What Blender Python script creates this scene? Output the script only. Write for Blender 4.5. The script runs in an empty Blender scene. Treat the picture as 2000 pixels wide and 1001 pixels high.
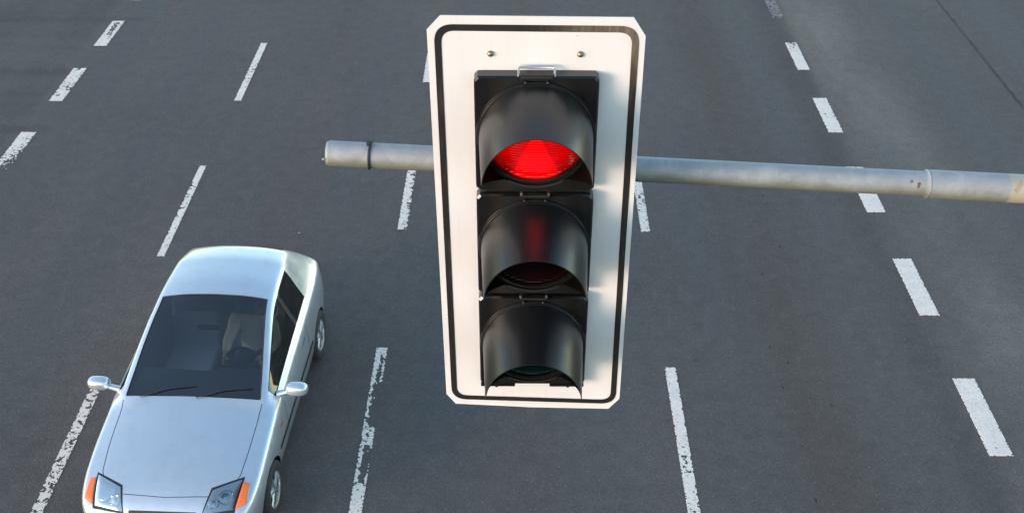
import bpy, bmesh, math, random
from mathutils import Vector, Matrix, noise
from mathutils.bvhtree import BVHTree
R = math.radians
random.seed(4)
sc = bpy.context.scene
col = sc.collection

# ------------------------------------------------------------------ camera
CAM_H = 8.24
PITCH = math.atan(1504 / 2106)
YAW = math.atan(22 / (2106 / math.cos(PITCH)))
cam = bpy.data.cameras.new('camera')
cam.sensor_width = 36
cam.lens = 36 * 2106 / 2000
cam.clip_start = 0.05
cam.clip_end = 3000
camo = bpy.data.objects.new('camera', cam)
col.objects.link(camo)
camo.location = (0, 0, CAM_H)
camo.rotation_euler = (math.pi / 2 - PITCH, 0, YAW)
sc.camera = camo

# ------------------------------------------------------------------ sky, sun, exposure
SUN_EL = R(8.0)
SUN_AZ = R(234)            # clockwise from +Y: low sun behind the camera, to its left
world = bpy.data.worlds.new('World')
sc.world = world
world.use_nodes = True
wn = world.node_tree.nodes
wl = world.node_tree.links
sky = wn.new('ShaderNodeTexSky')
sky.sky_type = 'NISHITA'
sky.sun_disc = False
sky.sun_elevation = SUN_EL
sky.sun_rotation = SUN_AZ
sky.air_density = 1.0
sky.dust_density = 0.3
sky.ozone_density = 1.05
wl.new(sky.outputs[0], wn['Background'].inputs[0])
wn['Background'].inputs[1].default_value = 0.15
sun = bpy.data.lights.new('sun', 'SUN')
sun.energy = 1.0
sun.angle = R(24)
sun.color = (1.0, 0.75, 0.66)
suno = bpy.data.objects.new('sun', sun)
col.objects.link(suno)
sd = Vector((math.sin(SUN_AZ) * math.cos(SUN_EL), math.cos(SUN_AZ) * math.cos(SUN_EL), math.sin(SUN_EL)))
suno.rotation_euler = sd.to_track_quat('Z', 'Y').to_euler()
suno.location = (-10, -10, 12)
vs = sc.view_settings
vs.view_transform = 'Standard'
vs.look = 'None'
vs.gamma = 1
vs.use_curve_mapping = False
vs.exposure = 2.0
sc.cycles.max_bounces = 8
sc.cycles.transparent_max_bounces = 12

# ------------------------------------------------------------------ helpers
def finish(name, me, mats, parent=None, smooth=False, auto=None):
    o = bpy.data.objects.new(name, me)
    col.objects.link(o)
    if not isinstance(mats, (list, tuple)):
        mats = [mats]
    if not me.materials:
        for m in mats:
            me.materials.append(m)
    if smooth:
        for p in me.polygons:
            p.use_smooth = True
        if auto is not None:
            me.set_sharp_from_angle(angle=R(auto))
    if parent:
        o.parent = parent
    return o

def mk(name, vs_, fs_, mat, parent=None, smooth=False, auto=None):
    me = bpy.data.meshes.new(name)
    me.from_pydata([tuple(v) for v in vs_], [], fs_)
    me.validate()
    me.update()
    return finish(name, me, mat, parent, smooth, auto)

def mkbm(name, bm, mat, parent=None, smooth=False, auto=None, normals=True):
    if normals:
        bmesh.ops.recalc_face_normals(bm, faces=bm.faces[:])
    me = bpy.data.meshes.new(name)
    bm.to_mesh(me)
    bm.free()
    return finish(name, me, mat, parent, smooth, auto)

def empty(name, loc, rz=0):
    o = bpy.data.objects.new(name, None)
    o.empty_display_size = 0.1
    col.objects.link(o)
    o.location = loc
    o.rotation_euler = (0, 0, rz)
    return o

def tag(o, label=None, cat=None, group=None, kind=None):
    if label: o['label'] = label
    if cat: o['category'] = cat
    if group: o['group'] = group
    if kind: o['kind'] = kind
    return o

def box_bm(lo, hi, bevel=0.0, seg=2, bm=None):
    b = bmesh.new()
    bmesh.ops.create_cube(b, size=1)
    c = [(lo[i] + hi[i]) / 2 for i in range(3)]
    s = [hi[i] - lo[i] for i in range(3)]
    for v in b.verts:
        v.co = Vector((c[0] + v.co.x * s[0], c[1] + v.co.y * s[1], c[2] + v.co.z * s[2]))
    if bevel:
        bmesh.ops.bevel(b, geom=b.edges[:], offset=bevel, segments=seg, profile=0.6, affect='EDGES')
    if bm is None:
        return b
    me = bpy.data.meshes.new('tmp'); b.to_mesh(me); b.free(); bm.from_mesh(me); bpy.data.meshes.remove(me)
    return bm

def tube_bm(pts, rad, n=12, bm=None, cap=True):
    """swept tube along pts; rad a number or a list"""
    if bm is None: bm = bmesh.new()
    pts = [Vector(p) for p in pts]
    if not isinstance(rad, (list, tuple)): rad = [rad] * len(pts)
    rings = []
    ref = None
    for i, p in enumerate(pts):
        t = (pts[min(i + 1, len(pts) - 1)] - pts[max(i - 1, 0)]).normalized()
        if ref is None:
            ref = Vector((0, 0, 1)) if abs(t.z) < 0.9 else Vector((1, 0, 0))
        u = (ref - t * ref.dot(t)).normalized()
        ref = u
        w = t.cross(u)
        rings.append([bm.verts.new(p + (u * math.cos(a) + w * math.sin(a)) * rad[i])
                      for a in [2 * math.pi * k / n for k in range(n)]])
    for a, b in zip(rings[:-1], rings[1:]):
        for k in range(n):
            bm.faces.new((a[k], a[(k + 1) % n], b[(k + 1) % n], b[k]))
    if cap:
        bm.faces.new(rings[0][::-1]); bm.faces.new(rings[-1])
    return bm

def lathe_bm(prof, centre, axis='y', n=40, bm=None, closed=False):
    """prof: list of (r, h) revolved about an axis through centre"""
    if bm is None: bm = bmesh.new()
    c = Vector(centre)
    rings = []
    for r, h in prof:
        ring = []
        for k in range(n):
            a = 2 * math.pi * k / n
            if axis == 'y': v = Vector((r * math.cos(a), h, r * math.sin(a)))
            elif axis == 'x': v = Vector((h, r * math.cos(a), r * math.sin(a)))
            else: v = Vector((r * math.cos(a), r * math.sin(a), h))
            ring.append(bm.verts.new(c + v))
        rings.append(ring)
    prs = list(zip(rings[:-1], rings[1:]))
    if closed: prs.append((rings[-1], rings[0]))
    for a, b in prs:
        for k in range(n):
            bm.faces.new((a[k], a[(k + 1) % n], b[(k + 1) % n], b[k]))
    return bm

# ------------------------------------------------------------------ materials
def mat(name, base=(0.5, 0.5, 0.5), rough=0.5, metal=0.0, spec=0.5, coat=0.0, coatr=0.05):
    m = bpy.data.materials.new(name)
    m.use_nodes = True
    b = m.node_tree.nodes['Principled BSDF']
    b.inputs['Base Color'].default_value = (*base, 1)
    b.inputs['Roughness'].default_value = rough
    b.inputs['Metallic'].default_value = metal
    b.inputs['Specular IOR Level'].default_value = spec
    b.inputs['Coat Weight'].default_value = coat
    b.inputs['Coat Roughness'].default_value = coatr
    return m

class NT:
    def __init__(s, m):
        s.nt = m.node_tree; s.b = s.nt.nodes['Principled BSDF']
    def n(s, t, **k):
        x = s.nt.nodes.new(t)
        for a, v in k.items(): setattr(x, a, v)
        return x
    def l(s, a, b): s.nt.links.new(a, b)
    def co(s, kind='Object'):
        return s.n('ShaderNodeTexCoord').outputs[kind]
    def pos(s):
        return s.n('ShaderNodeNewGeometry').outputs['Position']
    def mapping(s, src, scale=(1, 1, 1), loc=(0, 0, 0)):
        m = s.n('ShaderNodeMapping')
        m.inputs['Scale'].default_value = scale; m.inputs['Location'].default_value = loc
        s.l(src, m.inputs[0]); return m.outputs[0]
    def noise(s, src, scale, detail=3, rough=0.5):
        x = s.n('ShaderNodeTexNoise')
        x.inputs['Scale'].default_value = scale; x.inputs['Detail'].default_value = detail
        x.inputs['Roughness'].default_value = rough
        s.l(src, x.inputs['Vector']); return x.outputs['Fac']
    def vor(s, src, scale, feature='F1', out='Distance'):
        x = s.n('ShaderNodeTexVoronoi', feature=feature)
        x.inputs['Scale'].default_value = scale
        s.l(src, x.inputs['Vector']); return x.outputs[out]
    def ramp(s, src, stops):
        x = s.n('ShaderNodeValToRGB')
        e = x.color_ramp.elements
        while len(e) < len(stops): e.new(0.5)
        for i, (p, c) in enumerate(stops):
            e[i].position = p
            e[i].color = (*c, 1) if isinstance(c, tuple) else (c, c, c, 1)
        s.l(src, x.inputs[0]); return x.outputs[0]
    def mixc(s, fac, a, b, blend='MIX'):
        x = s.n('ShaderNodeMix', data_type='RGBA', blend_type=blend)
        for sock, v in ((x.inputs[0], fac), (x.inputs[6], a), (x.inputs[7], b)):
            if hasattr(v, 'is_output'): s.l(v, sock)
            elif isinstance(v, tuple): sock.default_value = (*v, 1)
            else: sock.default_value = v
        return x.outputs[2]
    def math(s, op, a, b=None, c=None, clamp=False):
        x = s.n('ShaderNodeMath', operation=op, use_clamp=clamp)
        for i, v in enumerate((a, b, c)):
            if v is None: continue
            if hasattr(v, 'is_output'): s.l(v, x.inputs[i])
            else: x.inputs[i].default_value = v
        return x.outputs[0]
    def sep(s, src):
        x = s.n('ShaderNodeSeparateXYZ'); s.l(src, x.inputs[0]); return x.outputs
    def bump(s, h, strength, dist):
        x = s.n('ShaderNodeBump')
        x.inputs['Strength'].default_value = strength; x.inputs['Distance'].default_value = dist
        s.l(h, x.inputs['Height']); s.l(x.outputs[0], s.b.inputs['Normal'])
    def band(s, x, c, w, soft):
        """1 inside |x-c|<w falling to 0 over soft"""
        d = s.math('ABSOLUTE', s.math('SUBTRACT', x, c))
        m = s.n('ShaderNodeMapRange', interpolation_type='SMOOTHSTEP')
        m.inputs['From Min'].default_value = w; m.inputs['From Max'].default_value = w + soft
        m.inputs['To Min'].default_value = 1; m.inputs['To Max'].default_value = 0
        s.l(d, m.inputs['Value']); return m.outputs[0]
    def step(s, x, a, b):
        m = s.n('ShaderNodeMapRange', interpolation_type='SMOOTHSTEP')
        m.inputs['From Min'].default_value = a; m.inputs['From Max'].default_value = b
        s.l(x, m.inputs['Value']); return m.outputs[0]

def asphalt_mat():
    m = mat('asphalt', rough=0.8, spec=0.35)
    t = NT(m); P = t.pos(); X, Y, Z = t.sep(P)
    big = t.noise(P, 0.35, 4, 0.55)
    streak = t.noise(t.mapping(P, (1.3, 0.10, 1)), 1.0, 4, 0.6)
    med = t.noise(P, 5.0, 5, 0.65)
    fine = t.noise(P, 70.0, 3, 0.75)
    agg = t.vor(P, 95.0)
    aggc = t.vor(P, 95.0, out='Color')
    c = t.mixc(t.ramp(big, [(0.3, 0.0), (0.7, 1.0)]), (0.079, 0.069, 0.063), (0.097, 0.085, 0.077))
    lanex = t.math('PINGPONG', t.math('ADD', t.math('MULTIPLY_ADD', t.math('SUBTRACT', streak, 0.5), 0.5, X), 17.85), 1.625)
    track = t.math('MULTIPLY', t.band(lanex, 0.86, 0.18, 0.42), t.ramp(t.noise(t.mapping(P, (0.6, 0.05, 1)), 1.0, 3), [(0.3, 0.35), (0.7, 1.0)]))
    c = t.mixc(t.math('MULTIPLY', track, 0.8), c, (0.067, 0.064, 0.0635))
    # oil and tyre wear down the lane centres
    wob = t.math('MULTIPLY_ADD', t.math('SUBTRACT', streak, 0.5), 0.9, X)
    oil = t.band(wob, 3.25, 0.15, 0.7)
    oil2 = t.math('ADD', t.band(wob, 0.05, 0.1, 0.8), t.band(wob, -3.2, 0.1, 0.7))
    oil = t.math('ADD', oil, t.math('MULTIPLY', oil2, 0.4))
    oil = t.math('MULTIPLY', oil, t.ramp(streak, [(0.25, 0.3), (0.7, 1.0)]))
    c = t.mixc(t.math('MULTIPLY', oil, 0.75), c, (0.068, 0.053, 0.043))
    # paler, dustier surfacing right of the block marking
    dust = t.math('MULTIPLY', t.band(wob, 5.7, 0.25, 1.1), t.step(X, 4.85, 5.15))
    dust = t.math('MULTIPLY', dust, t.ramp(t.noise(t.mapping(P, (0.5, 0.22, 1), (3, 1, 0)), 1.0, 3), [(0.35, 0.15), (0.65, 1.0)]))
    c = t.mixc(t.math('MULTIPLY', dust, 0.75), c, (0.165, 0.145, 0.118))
    dark = t.math('MULTIPLY', t.band(wob, 4.72, 0.05, 0.35), 0.35)
    c = t.mixc(dark, c, (0.045, 0.043, 0.043))
    # older browner surfacing beyond the far left block marking
    left = t.step(X, -7.75, -8.05)
    lv = t.noise(t.mapping(P, (0.06, 0.9, 1)), 1.0, 4, 0.6)
    lc = t.mixc(t.ramp(lv, [(0.35, 0.0), (0.68, 1.0)]), (0.066, 0.061, 0.054), (0.088, 0.080, 0.072))
    c = t.mixc(t.math('MULTIPLY', left, 0.85), c, lc)
    for yy, ww, xs in ((16.95, .05, -7.55), (19.2, .06, -7.0), (14.9, .05, -7.4)):
        wy = t.math('MULTIPLY_ADD', t.math('SUBTRACT', med, 0.5), 0.25, Y)
        bnd = t.math('MULTIPLY', t.band(wy, yy, ww, .16), t.step(X, xs + .2, xs - .3))
        c = t.mixc(t.math('MULTIPLY', bnd, 0.4), c, (0.046, 0.042, 0.038))
    # longitudinal construction joint on the far right
    jx = t.math('MULTIPLY_ADD', t.math('SUBTRACT', med, 0.5), 0.06, X)
    j = t.math('MULTIPLY', t.band(jx, 8.19, 0.012, 0.03), t.ramp(t.noise(P, 1.2, 4), [(0.35, 0.35), (0.55, 1.0)]))
    c = t.mixc(t.math('MULTIPLY', j, 0.75), c, (0.020, 0.018, 0.016))
    # mottling, aggregate, pale chips
    c = t.mixc(1.0, c, t.ramp(med, [(0.3, 0.88), (0.7, 1.12)]), 'MULTIPLY')
    c = t.mixc(1.0, c, t.ramp(fine, [(0.30, 0.62), (0.70, 1.42)]), 'MULTIPLY')
    c = t.mixc(0.55, c, t.mixc(1.0, c, t.ramp(t.sep(aggc)[0], [(0.0, 0.6), (1.0, 1.4)]), 'MULTIPLY'))
    chip = t.math('GREATER_THAN', t.sep(aggc)[1], 0.992)
    c = t.mixc(t.math('MULTIPLY', chip, 0.4), c, (0.24, 0.235, 0.22))
    spot = t.vor(P, 1.7); sc_ = t.vor(P, 1.7, out='Color')
    sp = t.math('MULTIPLY', t.math('LESS_THAN', spot, 0.022), t.math('GREATER_THAN', t.sep(sc_)[0], 0.8))
    c = t.mixc(t.math('MULTIPLY', sp, 0.8), c, (0.42, 0.42, 0.41))
    # little dark pits along the oil track
    pit = t.vor(t.mapping(P, (1, 0.45, 1)), 6.0); pc = t.vor(t.mapping(P, (1, 0.45, 1)), 6.0, out='Color')
    pm = t.math('MULTIPLY', t.math('LESS_THAN', pit, 0.09), t.math('GREATER_THAN', t.sep(pc)[0], 0.55))
    pm = t.math('MULTIPLY', pm, t.band(X, 3.1, 0.35, 0.15))
    c = t.mixc(t.math('MULTIPLY', pm, 0.7), c, (0.02, 0.02, 0.022))
    t.l(c, t.b.inputs['Base Color'])
    t.l(t.math('SUBTRACT', t.ramp(fine, [(0.3, 0.70), (0.7, 0.92)]), t.math('MULTIPLY', track, 0.12)), t.b.inputs['Roughness'])
    h = t.math('ADD', fine, t.math('MULTIPLY', agg, -0.6))
    t.bump(h, 0.55, 0.006)
    return m

def paint_mat():
    m = mat('road_paint', rough=0.7, spec=0.3)
    t = NT(m); P = t.pos()
    n = t.noise(P, 45, 4, 0.7); n2 = t.noise(P, 6, 4, 0.6)
    c = t.mixc(t.ramp(n2, [(0.35, 0.0), (0.7, 1.0)]), (0.80, 0.695, 0.60), (0.71, 0.625, 0.545))
    c = t.mixc(1.0, c, t.ramp(n, [(0.3, 0.78), (0.6, 1.06)]), 'MULTIPLY')
    c = t.mixc(t.ramp(t.noise(P, 24, 5, 0.7), [(0.60, 0.0), (0.72, 0.55)]), c, (0.16, 0.155, 0.15))
    t.l(c, t.b.inputs['Base Color'])
    t.bump(n, 0.4, 0.004)
    return m

def thin_paint_mat():
    m = mat('faded_road_paint', rough=0.75, spec=0.3)
    t = NT(m); P = t.pos()
    n = t.noise(P, 30, 5, 0.7)
    c = t.mixc(t.ramp(n, [(0.40, 0.0), (0.62, 1.0)]), (0.10, 0.10, 0.10), (0.36, 0.355, 0.345))
    t.l(c, t.b.inputs['Base Color'])
    return m

def galv_mat():
    m = mat('galvanised_steel', rough=0.5, metal=0.55)
    t = NT(m); O = t.pos(); X, Y, Z = t.sep(O)
    sp = t.sep(t.vor(t.mapping(O, (1, 1, 1.0)), 34, out='Color'))[0]
    n = t.noise(O, 9, 5, 0.6)
    k = t.math('MULTIPLY_ADD', sp, 0.16, t.math('MULTIPLY', n, 0.84))
    c = t.ramp(k, [(0.25, (0.215, 0.24, 0.258)), (0.50, (0.27, 0.295, 0.31)), (0.75, (0.345, 0.37, 0.38))])
    # algae film and grime with painted-in shade along the underside, with a ragged edge
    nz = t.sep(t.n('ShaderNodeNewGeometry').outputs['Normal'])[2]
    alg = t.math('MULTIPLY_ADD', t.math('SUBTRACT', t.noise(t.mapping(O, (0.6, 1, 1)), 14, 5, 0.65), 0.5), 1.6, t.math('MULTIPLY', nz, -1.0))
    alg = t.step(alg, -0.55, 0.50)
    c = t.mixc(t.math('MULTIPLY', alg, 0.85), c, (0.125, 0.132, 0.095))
    rs = t.noise(O, 24, 5, 0.65)
    spots = None
    for (px, pz, r) in ((1.300, 6.362, .010), (1.325, 6.352, .009), (1.655, 6.342, .015), (1.665, 6.352, .010), (2.6, 6.28, .03)):
        d = t.n('ShaderNodeVectorMath', operation='DISTANCE')
        cmb = t.n('ShaderNodeCombineXYZ'); t.l(X, cmb.inputs[0]); t.l(Z, cmb.inputs[2])
        t.l(cmb.outputs[0], d.inputs[0]); d.inputs[1].default_value = (px, 0, pz)
        w = t.math('MULTIPLY_ADD', t.math('SUBTRACT', rs, 0.5), 0.05, d.outputs['Value'])
        s_ = t.math('SUBTRACT', 1.0, t.step(w, r * 0.6, r * 1.0))
        spots = s_ if spots is None else t.math('MAXIMUM', spots, s_)
    c = t.mixc(spots, c, t.ramp(rs, [(0.4, (0.09, 0.05, 0.035)), (0.6, (0.17, 0.075, 0.035))]))
    halo = t.math('MULTIPLY', t.band(t.math('MULTIPLY_ADD', t.math('SUBTRACT', rs, .5), .12, X), 1.69, 0.045, 0.02), 0.6)
    c = t.mixc(halo, c, (0.42, 0.37, 0.26))
    t.l(c, t.b.inputs['Base Color'])
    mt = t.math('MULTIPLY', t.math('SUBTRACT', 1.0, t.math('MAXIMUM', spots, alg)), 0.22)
    t.l(mt, t.b.inputs['Metallic'])
    t.l(t.ramp(n, [(0.3, 0.55), (0.7, 0.72)]), t.b.inputs['Roughness'])
    t.bump(n, 0.15, 0.004)
    return m

def plate_mat():
    m = mat('white_enamel_plate', rough=0.36, spec=0.5)
    t = NT(m); P = t.pos()
    n = t.noise(t.mapping(P, (1, 1, 0.35)), 7, 5, 0.65)
    c = t.mixc(t.ramp(n, [(0.35, 0.0), (0.75, 1.0)]), (0.635, 0.635, 0.645), (0.585, 0.58, 0.585))
    speck = t.math('LESS_THAN', t.vor(P, 14), 0.035)
    c = t.mixc(t.math('MULTIPLY', speck, 0.5), c, (0.25, 0.22, 0.18))
    st = t.noise(t.mapping(P, (60, 1, 2.2)), 1.0, 4, 0.65)
    c = t.mixc(t.ramp(st, [(0.58, 0.0), (0.78, 0.16)]), c, (0.36, 0.33, 0.28))
    sc1 = t.noise(t.mapping(P, (9, 1, 160)), 1.0, 2, 0.5)
    c = t.mixc(t.ramp(sc1, [(0.70, 0.0), (0.74, 0.10)]), c, (0.42, 0.41, 0.40))
    t.l(c, t.b.inputs['Base Color'])
    t.l(t.ramp(t.noise(P, 20, 4), [(0.3, 0.28), (0.7, 0.42)]), t.b.inputs['Roughness'])
    return m

def stripe_mat():
    m = mat('black_border_film', rough=0.38, spec=0.5)
    t = NT(m); P = t.pos()
    n = t.noise(t.mapping(P, (40, 40, 6)), 2.0, 5, 0.7)
    n2 = t.noise(P, 3.5, 3)
    f = t.math('MULTIPLY', t.ramp(n, [(0.45, 0.0), (0.75, 1.0)]), t.ramp(n2, [(0.45, 0.0), (0.65, 1.0)]))
    X, Y, Z = t.sep(P)
    glare = t.math('MULTIPLY', t.step(Z, 6.75, 6.98), t.step(X, 0.0, 0.30))  # sun glare towards the top right, painted into the film's colour
    f = t.math('ADD', t.math('MULTIPLY', f, 0.35), t.math('MULTIPLY', glare, t.ramp(n, [(0.3, 0.25), (0.7, 0.9)])), clamp=True)
    c = t.mixc(f, (0.014, 0.012, 0.011), (0.20, 0.155, 0.115))
    t.l(c, t.b.inputs['Base Color'])
    return m

def black_mat(name, base=0.010, rough=0.38, coat=0.0):
    m = mat(name, (base, base, base * 1.05), rough, coat=coat)
    t = NT(m); P = t.pos()
    n = t.noise(P, 18, 4, 0.6)
    t.l(t.ramp(n, [(0.3, rough - 0.015), (0.7, rough + 0.02)]), t.b.inputs['Roughness'])
    d = t.noise(P, 60, 4, 0.7)
    t.l(t.mixc(t.ramp(d, [(0.5, 0.0), (0.8, 0.35)]), (base, base, base * 1.05), (base * 2.2, base * 2.15, base * 2.1)), t.b.inputs['Base Color'])
    return m

def lens_mat(name, base, glow=None):
    m = mat(name, base, 0.12 if glow else 0.22, spec=0.6 if glow else 0.25)
    m.node_tree.nodes['Principled BSDF'].inputs['Coat Weight'].default_value = 0.6 if glow else 0.1
    if glow:
        t = NT(m); O = t.co('Object'); X, Y, Z = t.sep(O)
        # lit filament seen through the lens: a hot core spreading below the centre, dimmer at the rim
        rr = t.math('POWER', t.math('ADD', t.math('MULTIPLY', X, X), t.math('MULTIPLY', Z, Z)), 0.5)
        edge = t.math('SUBTRACT', 1.0, t.step(rr, 0.09, 0.152))
        wid = t.math('MULTIPLY_ADD', Z, -0.42, 0.012)
        core = t.math('SUBTRACT', 1.0, t.step(t.math('DIVIDE', t.math('ABSOLUTE', X), t.math('MAXIMUM', wid, 0.004)), 0.55, 1.35))
        ph = t.math('FRACT', t.math('DIVIDE', Z, 0.0088))
        wv = t.noise(t.mapping(O, (14, 1, 90)), 1.0, 3, 0.6)
        line = t.math('MULTIPLY', t.math('SUBTRACT', 1.0, t.step(ph, 0.10, 0.42)), t.ramp(wv, [(0.35, 0.4), (0.65, 0.95)]))
        line = t.math('MULTIPLY', line, t.math('SUBTRACT', 1.0, t.math('MULTIPLY', core, 0.9)))
        e = t.math('ADD', t.math('MULTIPLY_ADD', edge, 0.62, 0.16), t.math('MULTIPLY', core, 1.6))
        e = t.math('MULTIPLY', e, t.math('SUBTRACT', 1.0, line))
        t.b.inputs['Emission Color'].default_value = (*glow, 1)
        t.l(t.math('MULTIPLY', e, 0.20), t.b.inputs['Emission Strength'])
    return m

def carpaint_mat():
    m = mat('silver_paint', (0.52, 0.56, 0.60), 0.34, metal=0.75, coat=1.0, coatr=0.04)
    t = NT(m); P = t.pos()
    n = t.noise(P, 900, 2, 0.5)
    c = t.mixc(t.ramp(n, [(0.35, 0.0), (0.65, 1.0)]), (0.56, 0.61, 0.66), (0.67, 0.72, 0.765))
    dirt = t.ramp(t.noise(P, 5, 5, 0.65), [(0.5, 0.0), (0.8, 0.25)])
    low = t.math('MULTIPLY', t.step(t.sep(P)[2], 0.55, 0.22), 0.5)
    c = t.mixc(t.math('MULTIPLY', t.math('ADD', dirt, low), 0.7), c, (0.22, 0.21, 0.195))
    t.l(c, t.b.inputs['Base Color'])
    t.l(t.ramp(t.noise(P, 12, 4), [(0.3, 0.30), (0.7, 0.40)]), t.b.inputs['Roughness'])
    return m

def glass_mat(name, tint):
    m = bpy.data.materials.new(name); m.use_nodes = True
    nt = m.node_tree; nt.nodes.remove(nt.nodes['Principled BSDF'])
    out = nt.nodes['Material Output']
    tr = nt.nodes.new('ShaderNodeBsdfTransparent'); tr.inputs[0].default_value = (*tint, 1)
    gl = nt.nodes.new('ShaderNodeBsdfGlossy'); gl.inputs['Roughness'].default_value = 0.03
    fr = nt.nodes.new('ShaderNodeFresnel'); fr.inputs['IOR'].default_value = 2.0
    mx = nt.nodes.new('ShaderNodeMixShader')
    nt.links.new(fr.outputs[0], mx.inputs[0]); nt.links.new(tr.outputs[0], mx.inputs[1])
    nt.links.new(gl.outputs[0], mx.inputs[2]); nt.links.new(mx.outputs[0], out.inputs[0])
    return m

def cloth_mat(name, a, b, scale=60):
    m = mat(name, a, 0.85, spec=0.2)
    t = NT(m); P = t.pos()
    t.l(t.mixc(t.noise(P, scale, 4, 0.6), a, b), t.b.inputs['Base Color'])
    return m

M = dict(
    asphalt=asphalt_mat(), paint=paint_mat(), faded=thin_paint_mat(), galv=galv_mat(), plate=plate_mat(), stripe=stripe_mat(),
    housing=black_mat('black_housing', 0.006, 0.17), visor=black_mat('black_visor', 0.009, 0.33),
    red=lens_mat('red_lens', (0.25, 0.0, 0.0), (1.0, 0.0, 0.0)), amber=lens_mat('amber_lens', (0.007, 0.0008, 0.0006)),
    green=lens_mat('green_lens', (0.0006, 0.007, 0.0055)),
    steel=mat('bright_steel', (0.62, 0.62, 0.60), 0.28, 1.0), brass=mat('dull_screw', (0.26, 0.23, 0.15), 0.4, 0.9),
    rubber=black_mat('black_rubber', 0.014, 0.6), matte=mat('matte_black_inside', (0.0015, 0.0015, 0.0015), 0.9, spec=0.05), silver=carpaint_mat(),
    windscreen=glass_mat('windscreen_glass', (0.90, 0.94, 0.95)), shadeband=glass_mat('windscreen_shade_band', (0.30, 0.38, 0.46)), sideglass=glass_mat('side_glass', (0.50, 0.53, 0.53)),
    dark=mat('dark_trim', (0.012, 0.012, 0.013), 0.55), tyre=black_mat('tyre_rubber', 0.02, 0.75),
    alloy=mat('alloy_wheel', (0.5, 0.51, 0.52), 0.3, 0.9), lamp_back=mat('lamp_housing', (0.62, 0.62, 0.62), 0.22, 0.9), lamp=mat('lamp_lens', (0.75, 0.76, 0.76), 0.08, 0.7, coat=1.0),
    indicator=mat('orange_lens', (0.85, 0.16, 0.02), 0.15, 0.0, coat=1.0), tail=mat('tail_lens', (0.35, 0.01, 0.01), 0.15, coat=1.0),
    dash=cloth_mat('dashboard_plastic', (0.055, 0.057, 0.060), (0.075, 0.077, 0.080)),
    seat=cloth_mat('grey_seat_cloth', (0.24, 0.23, 0.235), (0.32, 0.30, 0.305)),
    skin=mat('skin', (0.50, 0.30, 0.20), 0.5), shirt=cloth_mat('beige_cloth', (0.66, 0.52, 0.36), (0.56, 0.43, 0.30), 30),
    trousers=cloth_mat('dark_blue_cloth', (0.03, 0.035, 0.05), (0.04, 0.045, 0.065)), hair=mat('brown_hair', (0.05, 0.03, 0.018), 0.6),
    grass=cloth_mat('verge_grass', (0.035, 0.055, 0.018), (0.075, 0.085, 0.035), 3.0),
    concrete=cloth_mat('concrete', (0.24, 0.235, 0.22), (0.32, 0.31, 0.29), 12),
)

# ------------------------------------------------------------------ ground, road, pavement
def sheet(name, x0, x1, y0, y1, z, m):
    o = mk(name, [(x0, y0, z), (x1, y0, z), (x1, y1, z), (x0, y1, z)], [(0, 1, 2, 3)], m)
    return tag(o, kind='structure')
sheet('ground', -900, 900, -900, 900, -0.10, M['grass'])
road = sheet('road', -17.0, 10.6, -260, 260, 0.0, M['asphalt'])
pv = mkbm('pavement', box_bm((10.78, -120, -0.09), (13.4, 120, 0.12)), M['concrete']); tag(pv, kind='structure')
kb = mkbm('kerb', box_bm((10.62, -120, -0.09), (10.776, 120, 0.125), 0.015), M['concrete']); tag(kb, kind='structure')

# painted markings: thin chipped slabs, each a part of the road
CELL = 0.011
def marking(name, x0, x1, y0, y1, wear, m='paint', label=None, cell=CELL, seed=0):
    """wear(u, v, x, y) -> chance-like threshold 0..1; u across, v along (0 = far end)"""
    nx = max(2, round((x1 - x0) / cell)); ny = max(2, round((y1 - y0) / cell))
    keep = [[False] * ny for _ in range(nx)]
    for i in range(nx):
        for j in range(ny):
            u = (i + .5) / nx; v = 1 - (j + .5) / ny
            x = x0 + (x1 - x0) * u; y = y1 - (y1 - y0) * v
            n = 0.5 + 0.5 * noise.fractal(Vector((x * 22 + seed * 7.1, y * 22, seed * 3.3)), 0.7, 2.0, 4)
            edge = min(u * (x1 - x0), (1 - u) * (x1 - x0), v * (y1 - y0), (1 - v) * (y1 - y0))
            en = 0.012 + 0.016 * noise.noise(Vector((x * 40, y * 40, seed)))
            uw = u + 0.16 * noise.noise(Vector((x * 30, y * 18, seed + 4.2))); vw = v + 0.030 * noise.noise(Vector((x * 20, y * 9, seed + 8.7)))
            keep[i][j] = n > wear(uw, vw) and edge > en * 0.4
    idx = {}; vs_ = []; fs_ = []
    Z1 = 0.0045; Z0 = 0.0005
    def vid(i, j, top):
        k = (i, j, top)
        if k not in idx:
            jx = noise.noise(Vector((i * 1.7, j * 1.3, seed))) * 0.25 * cell
            jy = noise.noise(Vector((i * 1.1, j * 2.3, seed + 9))) * 0.25 * cell
            idx[k] = len(vs_)
            vs_.append((x0 + (x1 - x0) * i / nx + jx, y0 + (y1 - y0) * j / ny + jy, Z1 if top else Z0))
        return idx[k]
    g = lambda i, j: 0 <= i < nx and 0 <= j < ny and keep[i][j]
    for i in range(nx):
        for j in range(ny):
            if not keep[i][j]: continue
            fs_.append((vid(i, j, 1), vid(i + 1, j, 1), vid(i + 1, j + 1, 1), vid(i, j + 1, 1)))
            for di, dj, a, b in ((-1, 0, (i, j + 1), (i, j)), (1, 0, (i + 1, j), (i + 1, j + 1)), (0, -1, (i, j), (i + 1, j)), (0, 1, (i + 1, j + 1), (i, j + 1))):
                if not g(i + di, j + dj):
                    fs_.append((vid(*a, 1), vid(*a, 0), vid(*b, 0), vid(*b, 1)))
    o = mk(name, vs_, fs_, M[m], road)
    if label: o['label'] = label
    return o

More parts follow.
